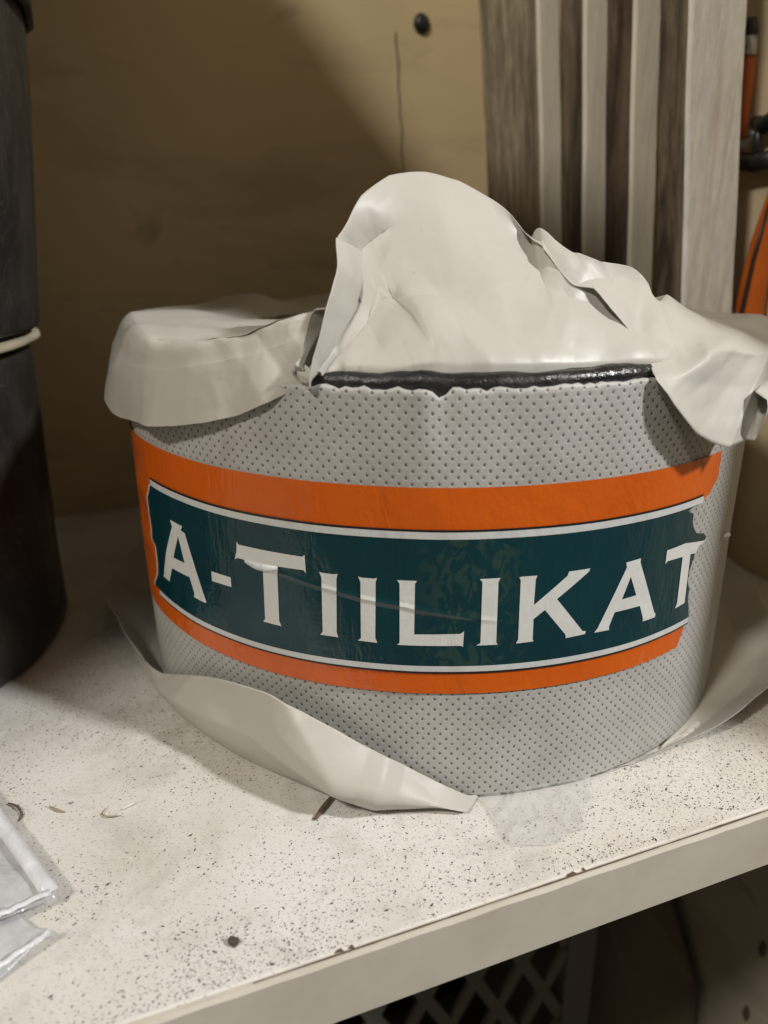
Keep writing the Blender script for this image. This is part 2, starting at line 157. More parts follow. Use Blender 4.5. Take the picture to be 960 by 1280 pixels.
# ------------------------------------------------------------------ materials
class NT:
    def __init__(s, name, rough=.5, base=(.5, .5, .5), spec=.5, metal=0.0):
        s.m = bpy.data.materials.new(name); s.m.use_nodes = True
        s.t = s.m.node_tree; s.b = s.t.nodes['Principled BSDF']
        s.b.inputs['Base Color'].default_value = (*base, 1); s.b.inputs['Roughness'].default_value = rough
        s.b.inputs['Specular IOR Level'].default_value = spec; s.b.inputs['Metallic'].default_value = metal
    def n(s, typ, **kw):
        x = s.t.nodes.new(typ)
        for k, v in kw.items():
            if k in x.inputs: x.inputs[k].default_value = v
            else: setattr(x, k, v)
        return x
    def l(s, a, b): s.t.links.new(a, b)
    def obj(s):
        tc = s.n('ShaderNodeTexCoord'); return tc.outputs['Object']
    def map(s, src, scale):
        mp = s.n('ShaderNodeMapping'); mp.inputs['Scale'].default_value = scale; s.l(src, mp.inputs[0]); return mp.outputs[0]
    def noise(s, src, scale, detail=4, rough=.55, dist=0.0):
        x = s.n('ShaderNodeTexNoise', Scale=scale, Detail=detail, Roughness=rough, Distortion=dist); s.l(src, x.inputs['Vector']); return x.outputs['Fac']
    def ramp(s, src, stops):
        r = s.n('ShaderNodeValToRGB'); e = r.color_ramp.elements
        while len(e) < len(stops): e.new(.5)
        for el, (p, c) in zip(e, stops):
            el.position = p; el.color = (*c, 1) if not isinstance(c, float) else (c, c, c, 1)
        s.l(src, r.inputs[0]); return r.outputs[0]
    def mix(s, a, b, fac, mode='MIX'):
        x = s.n('ShaderNodeMix', data_type='RGBA', blend_type=mode)
        for v, k in ((fac, 0), (a, 6), (b, 7)):
            if hasattr(v, 'is_linked'): s.l(v, x.inputs[k])
            elif k: x.inputs[k].default_value = (*v, 1)
            else: x.inputs[0].default_value = v
        return x.outputs[2]
    def math(s, op, a, b=None, c=None):
        x = s.n('ShaderNodeMath', operation=op)
        for i, v in enumerate((a, b, c)):
            if v is None: continue
            if hasattr(v, 'is_linked'): s.l(v, x.inputs[i])
            else: x.inputs[i].default_value = v
        return x.outputs[0]
    def bump(s, h, strength=.3, dist=.001):
        x = s.n('ShaderNodeBump', Strength=strength, Distance=dist); s.l(h, x.inputs['Height']); s.l(x.outputs[0], s.b.inputs['Normal']); return x
    def base(s, c): s.l(c, s.b.inputs['Base Color'])
    def rough(s, c): s.l(c, s.b.inputs['Roughness'])

def m_shelf():
    k = NT('shelf_laminate', .42); o = k.obj()
    big = k.ramp(k.noise(o, 9, 5, .6), [(.35, (.69, .675, .645)), (.64, (.56, .535, .485))])
    dirt = k.ramp(k.noise(o, 28, 6, .7, .6), [(.5, 0.0), (.72, 1.0)])
    c = k.mix(big, (.36, .335, .29), k.math('MULTIPLY', dirt, .6))
    sp = k.ramp(k.noise(k.map(o, (1, 1.6, 1)), 900, 2, .6), [(.60, 0.0), (.67, 1.0)])
    c = k.mix(c, (.22, .19, .16), k.math('MULTIPLY', sp, .6))
    sp2 = k.ramp(k.noise(o, 260, 3, .6), [(.69, 0.0), (.74, 1.0)])
    c = k.mix(c, (.16, .14, .12), k.math('MULTIPLY', sp2, .55))
    k.base(c); k.bump(k.noise(o, 300, 4), .15, .0006); return k.m
def m_edge():
    k = NT('edge_strip', .45); o = k.obj()
    k.base(k.ramp(k.noise(o, 22, 5, .65), [(.3, (.55, .52, .45)), (.75, (.44, .40, .33))])); return k.m
def m_wall(base, dark, name):
    k = NT(name, .7); o = k.obj()
    c = k.ramp(k.noise(o, 5, 5, .6, .3), [(.3, base), (.7, dark)])
    st = k.ramp(k.noise(k.map(o, (1, 1, .8)), 20, 3, .5, .8), [(.68, 0.0), (.76, 1.0)])
    c = k.mix(c, tuple(x * .45 for x in dark), k.math('MULTIPLY', st, .6))
    sm = k.ramp(k.noise(k.map(o, (1, 1, 3.5)), 7, 5, .65, .6), [(.5, 0.0), (.75, 1.0)]); c = k.mix(c, tuple(x * .6 for x in dark), k.math('MULTIPLY', sm, .55))
    k.base(c); k.bump(k.noise(o, 60, 4), .15, .001); return k.m
def m_fabric():
    k = NT('embossed_fabric', .48, spec=.45)
    uv = k.n('ShaderNodeUVMap').outputs[0]
    dn = k.n('ShaderNodeTexNoise', Scale=8, Detail=2); k.l(uv, dn.inputs['Vector'])
    dv = k.n('ShaderNodeVectorMath', operation='MULTIPLY_ADD'); k.l(dn.outputs['Color'], dv.inputs[0]); dv.inputs[1].default_value = (.012, .012, 0); k.l(uv, dv.inputs[2])
    p = k.map(dv.outputs[0], (1 / .0295, 1 / .0297, 1))
    def cell(off):
        a = k.n('ShaderNodeVectorMath', operation='ADD'); k.l(p, a.inputs[0]); a.inputs[1].default_value = (off, off, 0)
        f = k.n('ShaderNodeVectorMath', operation='FRACTION'); k.l(a.outputs[0], f.inputs[0])
        b = k.n('ShaderNodeVectorMath', operation='SUBTRACT'); k.l(f.outputs[0], b.inputs[0]); b.inputs[1].default_value = (.5, .5, 0)
        c = k.n('ShaderNodeVectorMath', operation='MULTIPLY'); k.l(b.outputs[0], c.inputs[0]); c.inputs[1].default_value = (1, .85, 0)
        ln = k.n('ShaderNodeVectorMath', operation='LENGTH'); k.l(c.outputs[0], ln.inputs[0]); return ln.outputs['Value']
    d = k.math('MINIMUM', cell(0), cell(.5))
    sz = k.math('MULTIPLY_ADD', k.noise(p, .9, 2), .08, .035)
    dd = k.math('SUBTRACT', d, sz)
    dot = k.ramp(dd, [(0.0, 1.0), (.045, 0.0)])
    fib = k.noise(k.map(uv, (1, .6, 1)), 320, 3, .7)
    cl = k.noise(uv, 5, 4, .6)
    c = k.ramp(cl, [(.3, (.44, .435, .42)), (.7, (.35, .34, .32))])
    c = k.mix(c, (.62, .61, .58), k.math('MULTIPLY', k.ramp(fib, [(.55, 0.0), (.75, 1.0)]), .35))
    grime = k.ramp(k.noise(k.map(uv, (3, 1.2, 1)), 2.2, 5, .7), [(.6, 0.0), (.8, 1.0)])
    c = k.mix(c, (.22, .18, .13), k.math('MULTIPLY', grime, .5))
    c = k.mix(c, (.075, .07, .062), k.math('MULTIPLY', dot, .92))
    k.base(c)
    h = k.math('ADD', k.ramp(d, [(.08, 0.0), (.19, 1.0)]), k.math('MULTIPLY', fib, .35))
    k.bump(h, .35, .0005); return k.m
def m_film(name, base, var, painted_reflection=False):
    k = NT(name, .24, base, spec=.5); uv = k.n('ShaderNodeUVMap').outputs[0]
    c = k.ramp(k.noise(uv, 4, 4, .6), [(.3, base), (.75, var)])
    if painted_reflection:  # reflection broken by film bubbles, painted into the green as mottling
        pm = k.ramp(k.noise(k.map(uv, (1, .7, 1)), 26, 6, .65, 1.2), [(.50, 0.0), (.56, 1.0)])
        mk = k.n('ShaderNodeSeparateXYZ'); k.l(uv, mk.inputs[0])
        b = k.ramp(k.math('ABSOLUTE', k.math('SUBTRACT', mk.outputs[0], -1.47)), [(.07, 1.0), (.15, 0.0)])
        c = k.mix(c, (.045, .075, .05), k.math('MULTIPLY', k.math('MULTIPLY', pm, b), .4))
    fine = k.noise(uv, 240, 2); c = k.mix(c, tuple(min(1, x * 1.5 + .01) for x in base), k.math('MULTIPLY', k.ramp(fine, [(.6, 0.0), (.8, 1.0)]), .18))
    k.base(c)
    h = k.math('ADD', k.math('MULTIPLY', k.noise(k.map(uv, (1, .35, 1)), 10, 4, .6, .5), 1.0), k.math('MULTIPLY', k.noise(uv, 90, 3), .06))
    sx = k.n('ShaderNodeSeparateXYZ'); k.l(uv, sx.inputs[0])
    line = k.math('MULTIPLY_ADD', k.math('ADD', sx.outputs[0], 2.07), -.169, .637)
    line = k.math('ADD', line, k.math('MULTIPLY', k.math('SUBTRACT', k.noise(uv, 5, 2), .5), .02))
    dl = k.math('ABSOLUTE', k.math('SUBTRACT', sx.outputs[1], line))
    rd = k.ramp(dl, [(0.0, 1.0), (.010, 0.0)])
    ms = k.ramp(k.math('ABSOLUTE', k.math('ADD', sx.outputs[0], 1.74)), [(.22, 1.0), (.36, 0.0)])
    h = k.math('ADD', h, k.math('MULTIPLY', k.math('MULTIPLY', rd, ms), .55))
    k.rough(k.ramp(k.noise(uv, 14, 4), [(.35, .11), (.7, .26)]))
    k.bump(h, .45, .0022); return k.m
def m_paper():
    k = NT('release_paper', .45, spec=.42); o = k.obj()
    c = k.ramp(k.noise(o, 14, 4, .6), [(.3, (.60, .582, .535)), (.75, (.545, .525, .47))])
    st = k.ramp(k.noise(o, 420, 2), [(.73, 0.0), (.77, 1.0)])
    c = k.mix(c, (.3, .27, .22), k.math('MULTIPLY', st, .3))
    k.base(c); k.rough(k.ramp(k.noise(o, 30, 3), [(.3, .36), (.7, .54)]))
    k.bump(k.noise(o, 45, 5, .6, .8), .22, .0012)
    tr = k.n('ShaderNodeBsdfTranslucent'); k.l(c, tr.inputs[0])
    mx = k.n('ShaderNodeMixShader'); mx.inputs[0].default_value = .22
    k.l(k.b.outputs[0], mx.inputs[1]); k.l(tr.outputs[0], mx.inputs[2])
    k.l(mx.outputs[0], k.t.nodes['Material Output'].inputs[0]); return k.m
def m_bitumen():
    k = NT('bitumen', .22, (.018, .018, .02), spec=.5); o = k.obj()
    k.base(k.ramp(k.noise(o, 70, 5, .7), [(.4, (.008, .008, .009)), (.78, (.035, .035, .037))]))
    k.rough(k.ramp(k.noise(o, 50, 3), [(.35, .18), (.7, .6)])); k.bump(k.noise(o, 110, 5, .65), .6, .002); return k.m
def m_darkroll():
    k = NT('black_wrap', .5, (.02, .02, .022)); o = k.obj()
    c = k.ramp(k.noise(k.map(o, (1, 1, .5)), 18, 6, .7, .8), [(.42, (.014, .013, .013)), (.78, (.055, .048, .042))])
    wr = k.ramp(k.noise(k.map(o, (1, 1, .6)), 30, 4, .5, 2.5), [(.49, 0.0), (.5, 1.0), (.51, 0.0)])
    c = k.mix(c, (.12, .105, .09), k.math('MULTIPLY', wr, .22))
    k.base(c); k.rough(k.ramp(k.noise(o, 24, 4), [(.3, .28), (.7, .6)])); k.bump(k.noise(k.map(o, (1, 1, .4)), 22, 5, .6, 1.5), .5, .004); return k.m
def m_wood(name, a, b, red=None, scale=1.0, lo=.38, hi=.62, rough=.65, fmin=.62, redmix=.7):
    k = NT(name, rough); o = k.obj()
    g = k.noise(k.map(o, (60 * scale, 60 * scale, 3.2 * scale)), 1.0, 6, .65, .7)
    c = k.ramp(g, [(lo, a), (hi, b)])
    if red:
        rm = k.ramp(k.noise(k.map(o, (14, 14, 5)), 1.0, 4, .6), [(.48, 0.0), (.66, 1.0)]); c = k.mix(c, red, k.math('MULTIPLY', rm, redmix))
    f = k.ramp(k.noise(k.map(o, (200, 200, 60)), 1.0, 3, .7), [(.35, fmin), (.65, 1.0)])
    c = k.mix(c, f, 1.0, 'MULTIPLY')
    k.base(c); k.bump(g, .5, .0015); return k.m
def m_plain(name, base, rough=.5, spec=.5, metal=0.0, var=.25, sc_=40):
    k = NT(name, rough, base, spec, metal); o = k.obj()
    k.base(k.ramp(k.noise(o, sc_, 4, .6), [(.3, base), (.75, tuple(x * (1 - var) for x in base))]))
    k.bump(k.noise(o, sc_ * 4, 3), .12, .0006); return k.m
def m_clear(name, tint, white=.25, rough=.12):
    k = NT(name, rough, tint); nt = k.t
    k.b.inputs['Roughness'].default_value = rough
    tr = k.n('ShaderNodeBsdfTransparent'); tr.inputs[0].default_value = (.96, .96, .96, 1)
    o = k.obj()
    h = k.noise(o, 60, 5, .6, 1.0); k.bump(h, .5, .002)
    mx = k.n('ShaderNodeMixShader'); k.l(k.ramp(h, [(.3, white * .6), (.75, white * 1.6)]), mx.inputs[0])
    k.l(tr.outputs[0], mx.inputs[1]); k.l(k.b.outputs[0], mx.inputs[2])
    k.l(mx.outputs[0], nt.nodes['Material Output'].inputs[0]); return k.m

M = dict(shelf=m_shelf(), edge=m_edge(), wall=m_wall((.76, .62, .38), (.66, .53, .32), 'beige_wall'),
         side_shaded=m_wall((.40, .355, .28), (.27, .235, .18), 'shaded_cream_panel'), side=m_wall((.66, .55, .37), (.60, .49, .32), 'cream_panel'), fabric=m_fabric(),
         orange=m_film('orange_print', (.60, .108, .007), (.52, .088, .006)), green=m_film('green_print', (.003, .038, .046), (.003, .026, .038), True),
         silver=m_film('silver_print', (.58, .60, .60), (.5, .52, .52)), white=m_film('white_print', (.66, .67, .65), (.58, .59, .58)),
         black=m_plain('dark_outline', (.012, .014, .016), .3), paper=m_paper(), bitumen=m_bitumen(), kraft=m_plain('yellowed_paper', (.42, .38, .28), .6), wrap=m_darkroll(),
         rough_wood=m_wood('rough_sawn_wood', (.07, .052, .036), (.27, .215, .15), None, 2.0), red_wood=m_wood('stained_wood', (.06, .04, .028), (.21, .155, .105), (.10, .03, .016), 2.0),
         grey_wood=m_wood('weathered_wood', (.22, .17, .11), (.52, .445, .32), None, 2.0), edge_wood=m_wood('painted_edge', (.80, .735, .58), (.86, .81, .69), None, 1.6, rough=.45, fmin=.9),
         white_wood=m_wood('worn_white_paint', (.66, .60, .54), (.86, .85, .82), (.42, .30, .22), 2.2, .30, .46, fmin=.82, redmix=.35),
         tool_orange=m_plain('orange_plastic', (.62, .13, .012), .35), steel=m_plain('steel', (.55, .54, .52), .3, .5, .9), tool_black=m_plain('black_plastic', (.02, .02, .02), .4),
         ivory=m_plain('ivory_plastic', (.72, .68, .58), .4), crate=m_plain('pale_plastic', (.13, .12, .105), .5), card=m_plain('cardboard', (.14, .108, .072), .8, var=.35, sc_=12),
         film=m_clear('clear_film', (.85, .85, .85), .13, .05), bag=m_clear('clear_bag', (.72, .73, .76), .45, .14), seam=m_clear('welded_seam', (.85, .86, .9), .6, .2),
         grit=m_plain('dark_grit', (.07, .055, .045), .8), twig=m_plain('twig', (.12, .08, .05), .8), straw=m_plain('straw', (.35, .28, .17), .7),
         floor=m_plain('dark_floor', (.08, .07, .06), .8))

# ------------------------------------------------------------------ the cupboard: walls and shelves
SIDE_T = 1.49
wall = box('wall', -3.2, SIDE_T, 1.83, 2.05, -4.0, 5.0, M['wall']); tag(wall, kind='structure')
def crack():
    v = []; f = []
    x0, z0 = .64, 2.44
    n = 30
    for i in range(n + 1):
        z = z0 - .06 - (i / n) * 1.05
        t = .60 + .065 * (i / n) + .012 * ns(i * .35, 2.1) + .004 * ns(i * 1.3, 5)
        wd = .0035 * (1 - .6 * i / n)
        v += [tn(t - wd, 1.827, z), tn(t + wd, 1.827, z)]
        if i: f.append((2 * i - 2, 2 * i - 1, 2 * i + 1, 2 * i))
    o = mesh('crack', v, f, M['twig'], wall, False); solid(o, .002)
crack()
# black dome standing in for the dark inside a nail hole, above the crack
v = []
P0 = Vector((-0.078, 1.974, 2.428))
prof = [(0.0, .030), (.022, .028), (.038, .018), (.046, 0.0), (.046, -.01)]
for i in range(20):
    a = 2 * math.pi * i / 20
    for r, h in prof: v.append(P0 + TD * (r * math.cos(a)) + Vector((0, 0, r * math.sin(a) * 1.1)) - ND * h)
mesh('nail_hole_dome', v, grid_faces(20, 5, True), M['tool_black'], wall)
side = box('side_wall', SIDE_T, SIDE_T + .14, -2.12, 2.05, -.19, 5.0, M['side'], bv=.01); tag(side, kind='structure')
low_side = box('side_wall', SIDE_T + .004, SIDE_T + .14, -2.10, 2.05, -4.0, -.195, M['side_shaded'], bv=.01); tag(low_side, kind='structure')  # same cream wall below the shelf, its shade put into a darker colour
left_shade_wall = box('side_wall', -3.2, -3.05, -1.6, 1.828, -4.0, 5.0, M['side'], bv=.01); tag(left_shade_wall, kind='structure')  # unseen left wall, added with its front edge set to block the left lamp
low = box('floor', -3.04, SIDE_T, -1.4, 1.83, -3.8, -3.6, M['floor']); tag(low, kind='structure')

shade_board = empty('shelf', tn(-1.6, .5, 3.0), 'unseen upper board added to shade the back wall', 'shelf')  # unseen board, added and cut to length to keep the back wall dim
box('board', -3.045, -.7, -.9, 1.826, 3.0, 3.18, M['edge'], shade_board, .006)
shelf = empty('shelf', (0, 0, 0), 'white laminate shelf board covered in dark grit, under the tape roll', 'shelf')
box('board', -3.045, SIDE_T - .004, -1.262, 1.826, -.178, 0, M['shelf'], shelf, .006)
# front edge strip with a slightly uneven upper lip
v = []; nE = 240
for i in range(nE + 1):
    t = -3.045 + (SIDE_T - .004 + 3.045) * i / nE
    e = .003 * ns(t * 9, 3) + .0015 * ns(t * 40, 5)
    v += [tn(t, -1.2615, -.002), tn(t, -1.272, -.0025 + e), tn(t, -1.278, -.010 + e), tn(t, -1.278, -.176), tn(t, -1.2615, -.181)]
mesh('edge_strip', v, grid_faces(nE + 1, 5), M['edge'], shelf, False)
# grime caught along the joint of board and edge strip
v = []; f = []
for i in range(7):
    t = random.uniform(-.9, 1.35); n0 = -1.266 + random.gauss(0, .004); L = random.uniform(.002, .016); h = random.uniform(.001, .003)
    if random.random() < .25: L *= .4; h *= 2.2
    b = len(v); v += [tn(t - L, n0, .001), tn(t + L, n0 - .003, .001), tn(t + L * .6, n0 + .006, h), tn(t - L * .5, n0 + .004, h * .8)]
    f += [(b, b + 1, b + 2, b + 3)]
for i in range(300):
    t = -.95 + 2.35 * i / 300; wd = .0016 * max(0, .35 + 1.1 * ns(t * 6, 2) + .6 * ns(t * 25, 4)) + .0006
    v += [tn(t, -1.268 - wd, .0012), tn(t, -1.268 + wd, .0016)]
    if i: b = len(v) - 4; f.append((b, b + 2, b + 3, b + 1))
o = mesh('grime', v, f, M['twig'], shelf, False); solid(o, .002); o['kind'] = 'stuff'

# ------------------------------------------------------------------ the roll of tape
H = 1.085
def rad(a, z):
    """outer radius of the wrapped fabric: nearly round, a little dented"""
    r = 1.0 + .005 * ns(math.cos(a) * 1.6, math.sin(a) * 1.6, z * 1.2) + .0025 * ns(math.cos(a) * 5, math.sin(a) * 5, z * 3 + 4)
    d = (a + 1.553) / .03
    r += .014 * (math.exp(-((d + .9) ** 2)) - math.exp(-d * d)) * max(0, (z - .93) / .155)
    d2 = (a + 1.42) / .05
    r -= .006 * math.exp(-d2 * d2) * max(0, (z - .9) / .185)
    d3 = (a + 2.62) / .07
    r += .006 * math.sin(z * 38) * math.exp(-d3 * d3) * math.exp(-((z - .62) / .2) ** 2)
    return r
def cyl(a, z, off=0.0):
    r = rad(a, z) + off
    return Vector((r * math.cos(a), r * math.sin(a), z))
roll = empty('tape_roll', (0, 0, 0), 'big roll of grey dotted fabric tape with an orange and dark green printed band', 'tape roll')
na = 420
zs = [.010, .016, .03] + [.03 + (H - .045) * i / 40 for i in range(1, 41)] + [H - .006, H]
v = []; uvs = []
for i in range(na):
    a = -math.pi * 1.5 + 2 * math.pi * i / na
    jag = .009 * ns(a * 30, 1) + .008 * ns(a * 90, 2) - .022 * math.exp(-((a + 1.553) / .018) ** 2); jb = .004 * ns(a * 24, 9)
    v.append(cyl(a, zs[0] + jb, -.02)); uvs.append((a, zs[0]))
    for z in zs:
        zz = z + (jag * max(0, (z - H + .05) / .05)) + jb * max(0, (.04 - z) / .03)
        v.append(cyl(a, zz, 0 if z < H else -.004)); uvs.append((a, zz))
    v.append(cyl(a, H + jag - .002, -.02)); uvs.append((a, H))
# close the seam with its own column so that the print coordinates stay continuous
nv = len(zs) + 2
for j in range(nv): v.append(v[j].copy()); uvs.append((uvs[j][0] + 2 * math.pi, uvs[j][1]))
mesh('fabric_sleeve', v, grid_faces(na + 1, nv), M['fabric'], roll, True, uvs)
# black bitumen core: side, ragged upper edge, top face with its windings
def bit(a, r, z):
    if z > 1.0: z += .008 * ns(math.cos(a) * 7, math.sin(a) * 7, r * 9) + .005 * ns(math.cos(a) * 26, math.sin(a) * 26, r * 30); r += .007 * ns(a * 14, z)
    return r, z
prof = [(.30, .0), (.95, .0), (.985, .003), (.992, .012), (.975, .03), (.975, 1.05), (.984, 1.075), (.988, 1.092), (.984, 1.106), (.970, 1.114), (.955, 1.115)]
r = .945
while r > .33:
    prof += [(r, 1.107), (r - .006, 1.114), (r - .022, 1.115)]; r -= .03
prof += [(.30, 1.11), (.30, 0.0)]
lathe('bitumen_core', prof, M['bitumen'], roll, 260, f=bit)

def interp(tab, z):
    t = sorted(tab, key=lambda q: q[1])
    if z <= t[0][1]: return t[0][0]
    for (a0, z0), (a1, z1) in zip(t, t[1:]):
        if z0 <= z <= z1: return a0 + (a1 - a0) * ((z - z0) / max(z1 - z0, 1e-6))
    return t[-1][0]
def strip(name, z0, z1, la, ra, off, mat, parent, nz=10, na=220):
    v = []; uv = []
    for i in range(na + 1):
        for j in range(nz + 1):
            z = z0 + (z1 - z0) * j / nz
            a0 = la(z); a1 = ra(z); a = a0 + (a1 - a0) * i / na
            v.append(cyl(a, z, off)); uv.append((a, z))
    return mesh(name, v, grid_faces(na + 1, nz + 1), mat, parent, True, uv)
O1, G1, G2, O2 = .8636, .7405, .4028, .3250
def jag(z, s, k=.006): return k * ns(z * 40, s) + k * .6 * ns(z * 110, s + 5)
def or_r(z):
    if z >= G1: return interp(ORANGE_R1, z) + jag(z, 1)
    if z <= G2: return interp(ORANGE_R2, z) + jag(z, 1)
    return gr_r(z) - .012
def gr_r(z):
    tab = [(-.80, .745), (-.868, .731), (-.834, .716), (-.836, .696), (-.825, .674), (-.807, .655), (-.768, .645), (-.744, .626), (-.760, .618), (-.789, .610), (-.799, .595), (-.815, .554), (-.819, .526), (-.804, .492), (-.805, .467), (-.785, .40)]
    return interp(tab, z) + jag(z, 2, .003)
def gr_l(z):
    tab = [(-2.475, .747), (-2.518, .69), (-2.52, .637), (-2.513, .589), (-2.521, .565), (-2.487, .546), (-2.489, .489), (-2.502, .452), (-2.545, .41)]
    return interp(tab, z) + jag(z, 3, .005)
band = strip('label_band', O2, O1, lambda z: -4.2 + jag(z, 8), or_r, .004, M['orange'], roll, 60, 300)
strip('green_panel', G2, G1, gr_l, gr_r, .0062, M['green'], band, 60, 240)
for z0, z1, mt in ((G1 - .001, G1 + .0165, 'silver'), (G2 - .0135, G2 + .002, 'silver'), (G1 + .0165, G1 + .0225, 'black'), (G2 - .019, G2 - .0135, 'black')):
    strip('silver_line' if mt == 'silver' else 'dark_line', z0, z1, lambda z: interp(((-2.475, .747), (-2.50, .40)), z), (lambda z: -.80 if z > .6 else -.79), .0075 if mt == 'silver' else .0068, M[mt], band, 2, 200)
# thin pale border down the torn left end of the panel
v = []; uv = []
for j in range(41):
    z = G2 + (G1 - G2) * j / 40; a = gr_l(z)
    for d in (-.007, .003): v.append(cyl(a + d, z, .0074)); uv.append((a + d, z))
o = mesh('silver_line', v, grid_faces(41, 2), M['silver'], band, True, uv)
# lettering: A-TIILIKAT, flared strokes, the last letter torn off
def letter(pts, hole):
    bm = bmesh.new()
    for loop in (pts, hole):
        if not loop: continue
        vs = [bm.verts.new((p[0], p[1], 0)) for p in loop]
        for i in range(len(vs)): bm.edges.new((vs[i], vs[(i + 1) % len(vs)]))
    bmesh.ops.triangle_fill(bm, edges=bm.edges[:], use_beauty=True, normal=(0, 0, 1))
    lo = min(p[0] for p in pts); hi = max(p[0] for p in pts)
    x = math.ceil(lo / .02) * .02
    while x < hi:
        bmesh.ops.bisect_plane(bm, geom=bm.verts[:] + bm.edges[:] + bm.faces[:], plane_co=(x, 0, 0), plane_no=(1, 0, 0)); x += .02
    bm.verts.index_update()
    v = [cyl(q.co.x, q.co.y, .0076) for q in bm.verts]; uv = [(q.co.x, q.co.y) for q in bm.verts]
    f = [tuple(q.index for q in fc.verts) for fc in bm.faces]
    bm.free()
    mesh('letter', v, f, M['white'], band, True, uv)
for nme, pts, hole in LETTERS: letter(pts, hole)
# torn curl of film under the first T, made pale to give its glint
v = []; f = []
for i in range(9):
    a = -2.05 + .10 * i / 8; w_ = math.sin(math.pi * i / 8)
    v += [cyl(a, .634, .0078), cyl(a, .630 - .006 * w_, .011 + .010 * w_), cyl(a, .624 - .010 * w_, .0075 + .004 * w_)]
o = mesh('film_tear_glint', v, grid_faces(9, 3), M['seam'], band, True)
# small pale fluff stuck on the shaded side
bits = [cyl(-.60 + .012 * i, .585 + .004 * math.sin(i * 2), .012 + .004 * (i % 2)) for i in range(4)]
tube('fluff', bits, .006, M['ivory'], roll, 6, [.004, .008, .007, .003])

# ------------------------------------------------------------------ release papers
FOLDS_TOP, FOLDS_SKIRT = [[(Vector(c), Vector(d), wd, a, e) for c, d, wd, a, e in L] for L in (FOLDS_TOP, FOLDS_SKIRT)]
def folds(seed, n, box_, wlo, whi):
    rnd = random.Random(seed); F = []
    for _ in range(n):
        c = Vector([rnd.uniform(a, b) for a, b in box_]); d = Vector((rnd.gauss(0, 1), rnd.gauss(0, 1), rnd.gauss(0, .8))).normalized()
        e = d.orthogonal().normalized()
        F.append((c, d, rnd.uniform(wlo, whi), rnd.choice((-1, 1, 1)) * rnd.uniform(.4, 1), rnd.uniform(.18, .45)))
    return F
def fold_h(p, F):
    h = 0.0
    for c, d, wd, a, ext in F:
        q = p - c; sdist = q.dot(d); lat = (q - d * sdist).length
        if lat > ext * 1.6 or abs(sdist) > wd: continue
        h += a * wd * max(0.0, 1 - math.sqrt(sdist * sdist + 1.0e-5) / wd) * max(0.0, 1 - (lat / (ext * 1.6)) ** 2)
    return h
def paper(name, cols, ku, kv, amp, freq, F, label, cat, keep=None, fix=None, famp=.35, sharp=50):
    global LIN
    LIN = .5; G, nu, nv = patch(cols, ku, kv); LIN = 0.0
    N = normals(G, nu, nv)
    v = []
    for i in range(nu):
        for j in range(nv):
            p = G[i][j]; wt = 1.0 if keep is None else keep(i / ku, j / kv)
            p = p + N[i][j] * (wt * (amp * (crumple(p, freq) + .4 * crumple(p + Vector((5, 2, 1)), freq * 2.3)) + famp * fold_h(p, F)))
            if fix: p = fix(p, i / ku, j / kv)
            v.append(p)
    o = mesh(name, v, grid_faces(nu, nv), M['paper'], None, True)
    o.data.set_sharp_from_angle(angle=R(sharp))
    solid(o, .0014, 0)
    return tag(o, label, cat)
FT = FOLDS_TOP + folds(21, 22, ((-1, -.2), (-.6, .9), (1.1, 1.2)), .08, .2) + folds(11, 30, ((-1, 1.1), (-1, .1), (.85, 1.5)), .06, .22)
paper('release_paper', TOP, 12, 22, .004, 4.2, FT, 'crumpled white release paper standing up on top of the tape roll', 'paper sheet', famp=.16)
FS = FOLDS_SKIRT + folds(5, 20, ((-1.2, 1.2), (-1, .5), (0, .3)), .05, .16)
paper('release_paper', SKIRT, 14, 18, .003, 3.5, FS, 'creased white paper sheet under the tape roll, its rim bent up', 'paper sheet', keep=lambda i, j: max(0, min(1, (j - 1))), famp=.2)

# ------------------------------------------------------------------ clear film scrap under the roll, and plastic bag
def gridsheet(name, corners, nu, nv, hfun, mat, parent=None, th=.002, edge=0.0):
    a, b, c, d = [Vector((*q, 0)) for q in corners]
    v = []
    for i in range(nu + 1):
        for j in range(nv + 1):
            s = i / nu; t = j / nv
            p = (a * (1 - s) + b * s) * (1 - t) + (d * (1 - s) + c * s) * t
            p += Vector((ns(p.x * 9, p.y * 9, 1), ns(p.x * 9, p.y * 9, 4), 0)) * edge
            p.z = hfun(s, t, p); v.append(p)
    o = mesh(name, v, grid_faces(nu + 1, nv + 1), mat, parent, True); solid(o, th, 1); return o
fm = gridsheet('plastic_film', ((.10, -.93), (.46, -.84), (.40, -1.10), (.205, -1.17)), 60, 54,
               lambda s, t, p: .004 + .045 * abs(crumple(p, 11)) * (1 - .5 * t) + .04 * (1 - .6 * t) * max(0, .35 - abs(ns(p.x * 9 + 2, p.y * 9, 3))) + .035 * max(0, 1 - t * 2) * abs(ns(s * 9, 3)), M['film'], edge=.035)
tag(fm, 'crumpled scrap of clear plastic film under the front of the tape roll', 'plastic film')
bag = empty('plastic_bag', (-.95, -1.38, 0), 'clear plastic bag lying flat at the shelf corner with welded seams', 'plastic bag')
gridsheet('bag_sheet', ((-1.75, -1.05), (-.99, -1.42), (-1.10, -1.72), (-1.85, -1.5)), 30, 16, lambda s, t, p: .010 + .008 * abs(ns(p.x * 5, p.y * 5, 2)), M['bag'], bag, edge=.03)
gridsheet('bag_sheet', ((-1.55, -.72), (-.815, -1.385), (-.95, -1.50), (-1.75, -1.0)), 30, 16, lambda s, t, p: .026 + .035 * abs(crumple(p, 4)) + .02 * abs(ns(p.x * 6, p.y * 6, 6)), M['bag'], bag, edge=.03)
